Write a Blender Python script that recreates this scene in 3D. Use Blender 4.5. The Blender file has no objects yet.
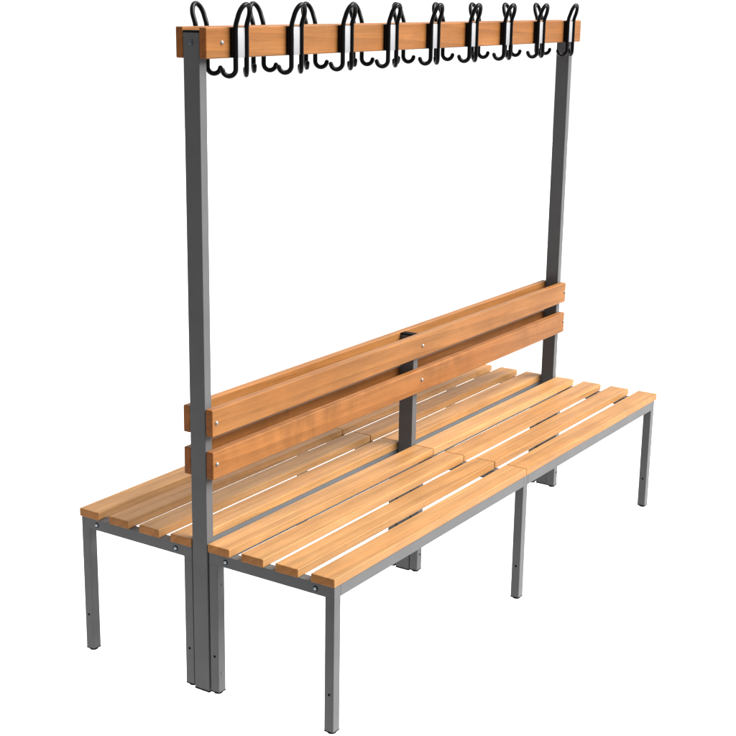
import bpy, bmesh, math, random
from mathutils import Vector, Matrix
random.seed(11)
scene = bpy.context.scene
C = scene.collection
Z0 = -0.0155                      # measured heights start 15.5 mm above the real floor

# ------------------------------------------------------------------ materials
def new_mat(name):
    m = bpy.data.materials.new(name); m.use_nodes = True
    nt = m.node_tree
    return m, nt, nt.nodes, nt.links, nt.nodes['Principled BSDF']

def wood_material():
    m, nt, N, L, b = new_mat('oiled_beech')
    tc = N.new('ShaderNodeTexCoord'); oi = N.new('ShaderNodeObjectInfo')
    # every board cut from another place of the log
    off = N.new('ShaderNodeVectorMath'); off.operation = 'SCALE'
    off.inputs[0].default_value = (37.0, 11.0, 23.0); L.new(oi.outputs['Random'], off.inputs['Scale'])
    pos = N.new('ShaderNodeVectorMath'); pos.operation = 'ADD'
    L.new(tc.outputs['Object'], pos.inputs[0]); L.new(off.outputs[0], pos.inputs[1])
    def noise(scale, detail, rough, vec):
        mp = N.new('ShaderNodeVectorMath'); mp.operation = 'MULTIPLY'; mp.inputs[1].default_value = vec
        L.new(pos.outputs[0], mp.inputs[0])
        n = N.new('ShaderNodeTexNoise'); n.inputs['Scale'].default_value = scale
        n.inputs['Detail'].default_value = detail; n.inputs['Roughness'].default_value = rough
        L.new(mp.outputs[0], n.inputs['Vector']); return n.outputs['Fac']
    def ramp(src, a, bb, lo, hi):
        r = N.new('ShaderNodeMapRange'); r.inputs['From Min'].default_value = a; r.inputs['From Max'].default_value = bb
        r.inputs['To Min'].default_value = lo; r.inputs['To Max'].default_value = hi
        L.new(src, r.inputs['Value']); return r.outputs[0]
    def mul(a, c):
        x = N.new('ShaderNodeMath'); x.operation = 'MULTIPLY'; L.new(a, x.inputs[0]); L.new(c, x.inputs[1]); return x.outputs[0]
    # growth rings: distorted bands, long along the board, opening into flame figure
    wv = N.new('ShaderNodeTexWave'); wv.wave_type = 'BANDS'; wv.bands_direction = 'DIAGONAL'; wv.wave_profile = 'SAW'
    wm = N.new('ShaderNodeVectorMath'); wm.operation = 'MULTIPLY'; wm.inputs[1].default_value = (0.55, 14.0, 14.0)
    L.new(pos.outputs[0], wm.inputs[0]); L.new(wm.outputs[0], wv.inputs['Vector'])
    wv.inputs['Scale'].default_value = 0.9; wv.inputs['Distortion'].default_value = 5.0
    wv.inputs['Detail'].default_value = 2.5; wv.inputs['Detail Scale'].default_value = 0.9
    rings = ramp(wv.outputs['Fac'], 0, 1, 1.07, 0.86)
    streak = ramp(noise(1.0, 5, 0.6, (2.2, 120, 120)), 0.3, 0.7, 0.89, 1.10)
    fine = ramp(noise(1.0, 3, 0.6, (9, 330, 330)), 0.3, 0.7, 0.92, 1.07)
    fleck = ramp(noise(1.0, 1, 0.5, (42, 430, 430)), 0.60, 0.74, 1.0, 0.86)
    cloud = ramp(noise(1.0, 3, 0.55, (5, 16, 16)), 0.3, 0.7, 0.86, 1.10)
    # cross-grain figure, only strong in a few boards (alpha of the board's colour)
    fig = ramp(noise(1.0, 2, 0.5, (26, 7, 9)), 0.38, 0.62, 0.76, 1.10)
    patch = ramp(noise(1.0, 1, 0.5, (2.2, 6, 6)), 0.40, 0.62, 0.1, 1.0)
    fm = N.new('ShaderNodeMix'); fm.inputs['A'].default_value = 1.0
    L.new(mul(oi.outputs['Alpha'], patch), fm.inputs['Factor']); L.new(fig, fm.inputs['B'])
    v = mul(mul(mul(mul(rings, streak), mul(fine, fleck)), cloud), fm.outputs['Result'])
    # hue drifts between straw and reddish along the grain
    hue = ramp(noise(1.0, 3, 0.5, (1.6, 14, 14)), 0.36, 0.64, 0, 1)
    cm = N.new('ShaderNodeMix'); cm.data_type = 'RGBA'
    cm.inputs['A'].default_value = (0.268, 0.141, 0.056, 1); cm.inputs['B'].default_value = (0.252, 0.122, 0.043, 1)
    L.new(hue, cm.inputs['Factor'])
    tint = N.new('ShaderNodeMix'); tint.data_type = 'RGBA'; tint.blend_type = 'MULTIPLY'
    tint.inputs['Factor'].default_value = 1.0
    L.new(cm.outputs['Result'], tint.inputs['A']); L.new(oi.outputs['Color'], tint.inputs['B'])
    # end grain is tinted redder than the long faces
    sep = N.new('ShaderNodeSeparateXYZ'); L.new(tc.outputs['Normal'], sep.inputs[0])
    ab = N.new('ShaderNodeMath'); ab.operation = 'ABSOLUTE'; L.new(sep.outputs[0], ab.inputs[0])
    eg = ramp(ab.outputs[0], 0.6, 0.95, 0, 1)
    egc = N.new('ShaderNodeMix'); egc.data_type = 'RGBA'; egc.blend_type = 'MULTIPLY'
    egc.inputs['B'].default_value = (1.12, 0.88, 0.60, 1)
    L.new(eg, egc.inputs['Factor']); L.new(tint.outputs['Result'], egc.inputs['A'])
    sc = N.new('ShaderNodeVectorMath'); sc.operation = 'SCALE'
    L.new(egc.outputs['Result'], sc.inputs[0]); L.new(v, sc.inputs['Scale'])
    L.new(sc.outputs[0], b.inputs['Base Color'])
    L.new(ramp(streak, 0.9, 1.08, 0.50, 0.38), b.inputs['Roughness'])
    b.inputs['IOR'].default_value = 1.45
    b.inputs['Specular IOR Level'].default_value = 0.14
    bp = N.new('ShaderNodeBump'); bp.inputs['Strength'].default_value = 0.12; bp.inputs['Distance'].default_value = 0.0006
    L.new(mul(fine, streak), bp.inputs['Height']); L.new(bp.outputs[0], b.inputs['Normal'])
    return m

def paint_material():
    m, nt, N, L, b = new_mat('grey_powder_coat')
    tc = N.new('ShaderNodeTexCoord')
    n = N.new('ShaderNodeTexNoise'); n.inputs['Scale'].default_value = 9; n.inputs['Detail'].default_value = 4
    L.new(tc.outputs['Object'], n.inputs['Vector'])
    r = N.new('ShaderNodeValToRGB')
    r.color_ramp.elements[0].position = 0.3; r.color_ramp.elements[0].color = (0.066, 0.066, 0.068, 1)
    r.color_ramp.elements[1].position = 0.7; r.color_ramp.elements[1].color = (0.075, 0.075, 0.077, 1)
    L.new(n.outputs['Fac'], r.inputs[0]); L.new(r.outputs[0], b.inputs['Base Color'])
    b.inputs['Roughness'].default_value = 0.36
    b.inputs['Specular IOR Level'].default_value = 0.18
    f = N.new('ShaderNodeTexNoise'); f.inputs['Scale'].default_value = 900; f.inputs['Detail'].default_value = 2
    L.new(tc.outputs['Object'], f.inputs['Vector'])
    bp = N.new('ShaderNodeBump'); bp.inputs['Strength'].default_value = 0.12; bp.inputs['Distance'].default_value = 0.0004
    L.new(f.outputs['Fac'], bp.inputs['Height']); L.new(bp.outputs[0], b.inputs['Normal'])
    return m

def plain(name, col, rough, metal=0.0, spec=0.5, var=0.06):
    m, nt, N, L, b = new_mat(name)
    tc = N.new('ShaderNodeTexCoord')
    n = N.new('ShaderNodeTexNoise'); n.inputs['Scale'].default_value = 60; n.inputs['Detail'].default_value = 3
    L.new(tc.outputs['Object'], n.inputs['Vector'])
    r = N.new('ShaderNodeValToRGB')
    for e, p, k in zip(r.color_ramp.elements, (0.3, 0.7), (1 - var, 1 + var)):
        e.position = p; e.color = (col[0]*k, col[1]*k, col[2]*k, 1)
    L.new(n.outputs['Fac'], r.inputs[0]); L.new(r.outputs[0], b.inputs['Base Color'])
    b.inputs['Roughness'].default_value = rough; b.inputs['Metallic'].default_value = metal
    b.inputs['Specular IOR Level'].default_value = spec
    return m

WOOD = wood_material()
PAINT = paint_material()
BLACK = plain('black_plastic', (0.0018, 0.0018, 0.002), 0.25, spec=0.10)
RUBBER = plain('black_rubber', (0.004, 0.004, 0.004), 0.7, spec=0.06)
HOLE = plain('dark_hole', (0.003, 0.003, 0.003), 0.9, spec=0.0)
ZINC = plain('zinc_steel', (0.20, 0.197, 0.194), 0.38, metal=0.5)
DARKSTEEL = plain('dark_steel', (0.05, 0.06, 0.075), 0.22, metal=0.6)
BLUESTEEL = plain('blued_steel', (0.30, 0.34, 0.38), 0.30, metal=0.75)
PLATE = plain('pale_plate', (0.20, 0.20, 0.21), 0.5, var=0.02)
def floor_material():
    # made translucent so an added unseen light below whitens it and hides shadows
    m, nt, N, L, b = new_mat('backlit_floor')
    N.remove(b); out = N['Material Output']
    tc = N.new('ShaderNodeTexCoord'); n = N.new('ShaderNodeTexNoise'); n.inputs['Scale'].default_value = 3
    L.new(tc.outputs['Object'], n.inputs['Vector'])
    r = N.new('ShaderNodeValToRGB')
    r.color_ramp.elements[0].color = (0.97, 0.97, 0.97, 1); r.color_ramp.elements[1].color = (1, 1, 1, 1)
    L.new(n.outputs['Fac'], r.inputs[0])
    d = N.new('ShaderNodeBsdfDiffuse'); t = N.new('ShaderNodeBsdfTranslucent')
    mx = N.new('ShaderNodeMixShader'); mx.inputs['Fac'].default_value = 0.95
    L.new(r.outputs[0], d.inputs['Color']); L.new(r.outputs[0], t.inputs['Color'])
    L.new(d.outputs[0], mx.inputs[1]); L.new(t.outputs[0], mx.inputs[2]); L.new(mx.outputs[0], out.inputs['Surface'])
    return m
FLOORM = floor_material()

# ------------------------------------------------------------------ mesh helpers
def link(name, me, parent=None, m=None, loc=(0, 0, 0)):
    if m is not None and not me.materials: me.materials.append(m)
    o = bpy.data.objects.new(name, me); C.objects.link(o)
    o.location = loc
    if parent is not None: o.parent = parent
    return o

def box_mesh(name, size, bev=0.0, seg=3, bm_in=None, center=(0, 0, 0), only=None):
    bm = bmesh.new() if bm_in is None else bm_in
    t = bmesh.new()
    bmesh.ops.create_cube(t, size=1.0)
    bmesh.ops.scale(t, vec=size, verts=t.verts)
    ed = t.edges[:]
    if only: ed = [e for e in ed if abs((e.verts[0].co - e.verts[1].co)['xyz'.index(only)]) > 1e-5]
    if bev: bmesh.ops.bevel(t, geom=ed, offset=bev, segments=seg, profile=0.5, affect='EDGES')
    bmesh.ops.translate(t, vec=center, verts=t.verts)
    tmp = bpy.data.meshes.new('t'); t.to_mesh(tmp); t.free()
    bm.from_mesh(tmp); bpy.data.meshes.remove(tmp)
    if bm_in is not None: return None
    return finish(name, bm)

def finish(name, bm, smooth=True):
    for e in bm.edges:                                # true corners stay sharp, rounded ones smooth
        if len(e.link_faces) == 2 and e.calc_face_angle(0) > math.radians(62): e.smooth = False
    me = bpy.data.meshes.new(name); bm.to_mesh(me); bm.free()
    for p in me.polygons: p.use_smooth = smooth
    return me

def wn(o):
    w = o.modifiers.new('weighted', 'WEIGHTED_NORMAL'); w.weight = 100; w.mode = 'FACE_AREA'; w.keep_sharp = True
    return o

def span(name, x0, x1, y0, y1, z0, z1, m, parent, bev, seg=3):
    me = box_mesh(name, (x1-x0, y1-y0, z1-z0), bev, seg)
    return wn(link(name, me, parent, m, ((x0+x1)/2, (y0+y1)/2, (z0+z1)/2)))

def lathe(bm, prof, axis, org, n=20):
    """profile of (radius, height) turned round an axis through org"""
    ax = Vector(axis).normalized()
    a = ax.orthogonal().normalized(); b = ax.cross(a)
    rings = []
    for r, h in prof:
        if r < 1e-6: rings.append([bm.verts.new(Vector(org) + ax*h)])
        else: rings.append([bm.verts.new(Vector(org) + ax*h + (a*math.cos(2*math.pi*k/n) + b*math.sin(2*math.pi*k/n))*r) for k in range(n)])
    for p, q in zip(rings, rings[1:]):
        for k in range(n):
            i, j = k % n, (k+1) % n
            if len(p) == 1 and len(q) == 1: continue
            if len(p) == 1: bm.faces.new((p[0], q[i], q[j]))
            elif len(q) == 1: bm.faces.new((p[i], q[0], p[j]))
            else: bm.faces.new((p[i], q[i], q[j], p[j]))

def tube(bm, pts, rad, n=14):
    """round bar along a path with domed ends"""
    P = [Vector(p) for p in pts]
    t0 = (P[1]-P[0]).normalized(); t1 = (P[-1]-P[-2]).normalized()
    path = []
    for k in range(4):
        a = math.pi/2*k/4; path.append((P[0] - t0*rad*math.cos(a)*1.0, rad*math.sin(a)))
    path += [(p, rad) for p in P]
    for k in range(3, -1, -1):
        a = math.pi/2*k/4; path.append((P[-1] + t1*rad*math.cos(a), rad*math.sin(a)))
    nrm = t0.orthogonal().normalized(); prev = None
    for i, (p, r) in enumerate(path):
        q0 = path[max(i-1, 0)][0]; q1 = path[min(i+1, len(path)-1)][0]
        t = (q1-q0).normalized()
        nrm = (nrm - t*nrm.dot(t)).normalized(); b = t.cross(nrm)
        ring = [bm.verts.new(p)] if r < 1e-6 else [bm.verts.new(p + (nrm*math.cos(2*math.pi*k/n)+b*math.sin(2*math.pi*k/n))*r) for k in range(n)]
        if prev:
            for k in range(n):
                j = (k+1) % n
                if len(prev) == 1: bm.faces.new((prev[0], ring[k], ring[j]))
                elif len(ring) == 1: bm.faces.new((prev[k], ring[0], prev[j]))
                else: bm.faces.new((prev[k], ring[k], ring[j], prev[j]))
        prev = ring
    bmesh.ops.recalc_face_normals(bm, faces=bm.faces[:])

def smooth_path(keys, n=10):
    P = [Vector(k) for k in keys]; out = []
    Q = [2*P[0]-P[1]] + P + [2*P[-1]-P[-2]]
    for i in range(1, len(Q)-2):
        for k in range(n):
            t = k/n; a, b, c, d = Q[i-1:i+3]
            out.append(0.5*((2*b) + (c-a)*t + (2*a-5*b+4*c-d)*t*t + (3*b-a-3*c+d)*t**3))
    out.append(P[-1]); return out

def disc_mesh(name, axis, prof, n=20):
    bm = bmesh.new(); lathe(bm, prof, axis, (0, 0, 0), n)
    bmesh.ops.recalc_face_normals(bm, faces=bm.faces[:])
    return finish(name, bm)

# ------------------------------------------------------------------ setting
bm = bmesh.new()
bmesh.ops.create_grid(bm, x_segments=8, y_segments=8, size=0.5)
bmesh.ops.scale(bm, vec=(16, 20, 1), verts=bm.verts)
fl = link('floor', finish('floor', bm, False), None, FLOORM, (7.4*math.cos(.5785), 7.4*math.sin(.5785), 0))
fl.rotation_euler = (0, 0, .5785)
fl['kind'] = 'structure'

# ------------------------------------------------------------------ the bench
L = 2.0
root = bpy.data.objects.new('cloakroom_bench', None); C.objects.link(root)
root.empty_display_size = 0.2
root['label'] = 'double sided slatted beech cloakroom bench with grey steel frame and black coat hooks'
root['category'] = 'bench'

UX, UY = 0.0261, 0.0487/2
LW, LI, LO = 0.0273, 0.0279, 0.4156
ZS, ZB, BB = 0.4335+Z0, 0.4107+Z0, 0.3798+Z0
ZF = 0.0229+Z0
LX0, LX1 = 0.0025, 1.9874
B1 = (0.7174+Z0, 0.7873+Z0); B2 = (0.6063+Z0, 0.6781+Z0); BT = 0.0227
RAIL = (1.6342+Z0, 1.7058+Z0); RT = 0.0217
UT, MT = 1.6978+Z0, 0.7857+Z0

# small hardware, meshes shared by every copy
DOME = [(0, 0.0042), (0.0022, 0.0040), (0.0042, 0.0028), (0.0055, 0.0006), (0.0055, -0.002)]
bolt_me = {s: disc_mesh('bolt', (0, s, 0), DOME) for s in (-1, 1)}
DOME_S = [(0, 0.0038), (0.0020, 0.0036), (0.0038, 0.0026), (0.0047, 0.0008), (0.0047, -0.002)]
xbolt_me = {s: disc_mesh('bolt', (s, 0, 0), DOME_S) for s in (-1, 1)}
ring_me = {s: disc_mesh('dark_ring', (s, 0, 0), [(0.0, 0.0011), (0.0064, 0.0011), (0.0068, 0.0003), (0.0068, -0.001)]) for s in (-1, 1)}  # dark disc, its colour stands in for the shaded hole round a bolt head
hole_x = {s: disc_mesh('hole', (s, 0, 0), [(0, 0.0003), (0.0034, 0.0003), (0.0036, -0.001)]) for s in (-1, 1)}
hole_y = {s: disc_mesh('hole', (0, s, 0), [(0, 0.0003), (0.0034, 0.0003), (0.0036, -0.001)]) for s in (-1, 1)}
plug_y = {s: disc_mesh('plug', (0, s, 0), [(0, 0.0009), (0.0048, 0.0009), (0.0058, 0.0003), (0.0058, -0.001)]) for s in (-1, 1)}
for d, m in ((bolt_me, ZINC), (xbolt_me, BLUESTEEL), (ring_me, HOLE), (hole_x, HOLE), (hole_y, HOLE), (plug_y, PAINT)):
    for me in d.values(): me.materials.append(m)

def on(parent, name, me, x, y, z):
    """hardware given in bench coordinates, parented to one of its parts"""
    p = parent.location
    return link(name, me, parent, None, (x-p.x, y-p.y, z-p.z))

# seat slats: four a side, each in two lengths that meet over the middle frame
half = (1.9999+0.0033)/2
GAP = 0.0007
slat_me = box_mesh('seat_slat', (half-GAP*2, 0.0695, ZS-ZB), 0.0026, 3); slat_me.materials.append(WOOD)
tones_seat = [(1.0, .99, .96, .05), (1.05, 1.07, 1.10, .0), (.95, .91, .84, .3), (1.09, 1.10, 1.10, .0), (1.0, .98, .95, .1), (.91, .88, .84, .2)]
tr = random.Random(4)
for side in (-1, 1):
    for i in range(4):
        yc = side*(0.0288 + i*0.1071 + 0.0671/2)
        for k in range(2):
            xc = -0.0033 + half*(k+0.5)
            o = wn(link('seat_slat', slat_me, root, None, (xc, yc + tr.uniform(-.0006, .0006), (ZS+ZB)/2)))
            t = tr.choice(tones_seat); kf = 1.03 if k else 0.98
            o.color = (t[0]*kf, t[1]*kf, t[2]*kf, t[3])

# steel seat frames: per side two long rails and three cross bars, six legs
def seat_frame(side):
    bm = bmesh.new()
    def bar(x0, x1, y0, y1, bev=0.0):
        a, b = sorted((side*y0, side*y1))
        box_mesh('', (x1-x0, b-a, ZB-BB-.0004), bev, 2, bm, ((x0+x1)/2, (a+b)/2, (ZB+BB)/2), 'z')
    g = 0.0
    xs = [(LX0, LX0+LW), (L/2-LW/2, L/2+LW/2), (LX1-LW, LX1)]
    for (a, b), (c, d) in zip(xs, xs[1:]):
        bar(b+g, c-g, LI, LI+LW)
        bar(b+g, c-g, LO-LW, LO)
    for a, b in xs: bar(a, b, LI, LO, 0.0014)
    f = wn(link('seat_frame', finish('seat_frame', bm), root, PAINT))
    for y in (0.082, 0.360):
        for x, s in ((LX0, -1), (LX1, 1)):
            on(f, 'dark_ring', ring_me[s], x, side*y, 0.3950+Z0)
            on(f, 'bolt', xbolt_me[s], x + s*0.0006, side*y, 0.3950+Z0)
    return f
frames = [seat_frame(s) for s in (-1, 1)]

leg_bolt = {s: bolt_me[s].copy() for s in bolt_me}
for me in leg_bolt.values(): me.materials.clear(); me.materials.append(DARKSTEEL)
foot_bm = bmesh.new()
box_mesh('', (LW+0.0006, LW+0.0006, 0.0040), 0.0010, 2, foot_bm, (0, 0, ZF-0.0003))
lathe(foot_bm, [(0, 0.0), (0.0075, 0.0), (0.0112, 0.0012), (0.0122, 0.0035), (0.0122, ZF)], (0, 0, 1), (0, 0, 0), 24)
bmesh.ops.recalc_face_normals(foot_bm, faces=foot_bm.faces[:])
foot_me = finish('rubber_foot', foot_bm); foot_me.materials.append(RUBBER)
leg_me = box_mesh('leg', (LW, LW, BB-ZF), 0.0014, 2, only='z'); leg_me.materials.append(PAINT)
legz = (BB+ZF)/2
for side in (-1, 1):
    for xc in (LX0+LW/2, L/2, LX1-LW/2):
        for yc in (side*(LI+LW/2), side*(LO-LW/2)):
            o = wn(link('leg', leg_me, root, None, (xc, yc, legz)))
            on(o, 'rubber_foot', foot_me, xc, yc, 0.0)
            on(o, 'hole', hole_x[-1], xc-LW/2, yc + side*0.0005, 0.1238+Z0)
            if abs(yc) < 0.1:
                ys = yc + side*LW/2
                if xc < 0.1:
                    b = on(o, 'bolt', leg_bolt[side], xc+0.003, ys-side*0.0012, 0.3215+Z0); b.scale = (.78, .78, .78)
                    on(o, 'plug', plug_y[side], xc, ys, 0.0756+Z0)
                else:
                    on(o, 'hole', hole_y[side], xc+0.002, ys, 0.0730+Z0)

# uprights: two tall posts at the ends, a short one in the middle
CAPH = 0.0045
def upright(x0, top):
    zb = 0.0195+Z0
    o = span('upright', x0, x0+UX, -UY, UY, zb, top-CAPH, PAINT, root, 0.0018, 2)
    bm = bmesh.new()
    box_mesh('', (UX+.0006, 2*UY+.0006, CAPH), 0.0012, 2, bm, (0, 0, 0))
    c = link('end_cap', finish('end_cap', bm), o, RUBBER); c.location = Vector((x0+UX/2, 0, top-CAPH/2+.0002)) - o.location
    bm = bmesh.new()
    box_mesh('', (UX+.0006, 2*UY+.0006, 0.0190+Z0), 0.0010, 2, bm, (0, 0, 0))
    c = link('end_cap', finish('end_cap', bm), o, RUBBER); c.location = Vector((x0+UX/2, 0, (0.0195+Z0)/2)) - o.location
    return o
posts = [upright(0.0, UT), upright(L/2-UX/2, MT), upright(L-UX, UT)]
for o, x, s in ((posts[0], 0.0, -1), (posts[2], L, 1)):
    b = on(o, 'bolt', xbolt_me[s].copy(), x, 0.0, 1.6709+Z0)
    b.data.materials.clear(); b.data.materials.append(DARKSTEEL); b.scale = (1.1, 1.35, 1.35)

# backrest boards and hook rail boards, one pair either side of the posts
for side in (-1, 1):
    for (z0, z1), tone, bz in ((B1, (0.72, .60, .48, 0.12), 0.7526), (B2, (.70, .535, .40, 0.8), 0.6452)):
        a, b = sorted((side*(UY+.0003), side*(UY+BT)))
        o = span('backrest_board', 0.0008, 1.9967, a, b, z0, z1, WOOD, root, 0.0030, 3)
        o.color = tone
        for x in (0.0166, 1.0015, 1.9882):
            on(o, 'bolt', bolt_me[side], x, side*(UY+BT), bz+Z0)
    a, b = sorted((side*(UY+.0003), side*(UY+RT)))
    o = span('hook_rail', -0.001, 2.0125, a, b, RAIL[0], RAIL[1], WOOD, root, 0.0030, 3)
    o.color = (.70, .555, .435, 0.15)
    on(o, 'bolt', bolt_me[side], 0.0562 if side < 0 else 2.0-0.0562, side*(UY+RT), 1.6705+Z0)

# coat hooks: a bent black bar (hat loop above, two prongs below) on a backing
# piece with a pale plate; built once facing -y, turned round for the far side
def hook_mesh():
    bm = bmesh.new()
    zc, zt, zb = 1.670, 1.7058, 1.6342
    hs, y0, r = 0.0205, -0.0120, 0.0060          # half spacing, bar centre in front of the board
    R = 0.0158
    left = []
    zarc = 1.6085
    d = Vector((-0.72, 0.69, 0)).normalized()
    def prong(sx):
        dd = Vector((-d.x*sx, d.y, 0))     # prongs splay apart and turn in under the rail
        base = Vector((sx*hs, y0, zarc)); pts = []
        for k in range(0, 15):
            a = math.radians(172)*k/14
            c = base + dd*R
            pts.append(c - dd*R*math.cos(a) + Vector((0, 0, -R*math.sin(a))))
        return pts                                  # from the bar down and round to the tip
    pl, prr = prong(-1), prong(1)
    up = [(-hs, y0, 1.640), (-hs, y0, 1.672), (-hs, y0-.0005, 1.7058)]
    for k in range(7):                              # round-topped loop leaning out from the board
        a = math.pi/2*k/6; z = 1.7285 + 0.0285*math.sin(a)
        up.append((-hs*math.cos(a), y0 - .0005 - .0163*(z-1.7058)/.0512, z))
    loop = up + [(-x, y, z) for x, y, z in reversed(up[:-1])]
    path = list(reversed(pl)) + smooth_path(loop, 4) + prr
    path = [Vector(p) - Vector((0, 0, zc)) for p in path]
    tube(bm, path, r)
    # backing piece that holds the bar on the board
    box_mesh('', (2*hs+2*r+0.001, 0.0090, 0.0705), 0.002, 2, bm, (0, -0.0046, 1.6700-zc))
    return finish('coat_hook', bm)
hk = hook_mesh(); hk.materials.append(BLACK)
plate_me = box_mesh('label_plate', (0.0300, 0.0030, 0.0690), 0.0008, 2); plate_me.materials.append(PLATE)
YF = UY+RT
hr = random.Random(7)
front = [0.1129, 0.3342, 0.559, 0.7801, 1.0063, 1.2321, 1.4524, 1.6812, 1.904]
back = [0.1079, 0.3306, 0.5573, 0.7830, 1.0045, 1.2310, 1.4570, 1.6800, 1.904]
for side, xs in ((-1, front), (1, back)):
    for x in xs:
        o = link('coat_hook', hk, root, None, (x, side*(YF+.0002), 1.670+Z0))
        o.rotation_euler = (0, 0, 0 if side < 0 else math.pi)
        o.rotation_euler.z += hr.uniform(-.025, .025)
        p = link('label_plate', plate_me, o, None, (0, -0.0105, -0.0005))

# ------------------------------------------------------------------ light
w = bpy.data.worlds.new('World'); scene.world = w; w.use_nodes = True
nt = w.node_tree; N, Lk = nt.nodes, nt.links
bg = N['Background']
# a white lit studio: bright background beyond the bench, dim room on the camera's side
tc = N.new('ShaderNodeTexCoord')
dt = N.new('ShaderNodeVectorMath'); dt.operation = 'DOT_PRODUCT'
dt.inputs[1].default_value = (math.cos(.5785), math.sin(.5785), 0)
Lk.new(tc.outputs['Generated'], dt.inputs[0])
mr = N.new('ShaderNodeMapRange'); mr.interpolation_type = 'SMOOTHSTEP'
mr.inputs['From Min'].default_value = -0.15; mr.inputs['From Max'].default_value = 0.45
mr.inputs['To Min'].default_value = 0.58; mr.inputs['To Max'].default_value = 1.2
Lk.new(dt.outputs['Value'], mr.inputs['Value'])
bg.inputs['Color'].default_value = (1, 1, 1, 1)
Lk.new(mr.outputs[0], bg.inputs['Strength'])

def sun(name, direction_from, strength, angle, col=(1, 1, 1)):
    ld = bpy.data.lights.new(name, 'SUN'); ld.energy = strength; ld.angle = math.radians(angle); ld.color = col
    o = bpy.data.objects.new(name, ld); C.objects.link(o)
    o.rotation_euler = Vector(direction_from).to_track_quat('Z', 'Y').to_euler()
    o.location = Vector(direction_from)*3
    return o
sun('key_softbox', (0.36, -0.67, 0.65), 13.6, 46, (1, .985, .96))
sun('top_softbox', (0.15, -0.1, 1.0), 0.8, 120)
sun('underfloor_fill', (0, 0, -1.0), 3.35, 20)        # added unseen fill, shines up through the floor to keep it white

# ------------------------------------------------------------------ camera
yaw, pitch, roll, f = .5785, -.2604, .0151, 1411.54
cd = bpy.data.cameras.new('camera'); cam = bpy.data.objects.new('camera', cd); C.objects.link(cam)
fw = Vector((math.cos(yaw)*math.cos(pitch), math.sin(yaw)*math.cos(pitch), math.sin(pitch)))
r = Vector((math.sin(yaw), -math.cos(yaw), 0)); u = r.cross(fw)
r2 = r*math.cos(roll) + u*math.sin(roll); u2 = -r*math.sin(roll) + u*math.cos(roll)
M = Matrix((r2, u2, -fw)).transposed().to_4x4()
M.translation = Vector((-2.5771, -2.1865, 1.7897+Z0))
cam.matrix_world = M
cd.sensor_width = 36; cd.lens = 36*f/736; cd.clip_end = 200; cd.clip_start = 0.05
scene.camera = cam

scene.render.engine = 'CYCLES'
scene.cycles.max_bounces = 8; scene.cycles.diffuse_bounces = 5
scene.view_settings.view_transform = 'Standard'; scene.view_settings.look = 'None'
scene.view_settings.exposure = 0; scene.view_settings.gamma = 1
scene.render.resolution_x = 1024; scene.render.resolution_y = 1024
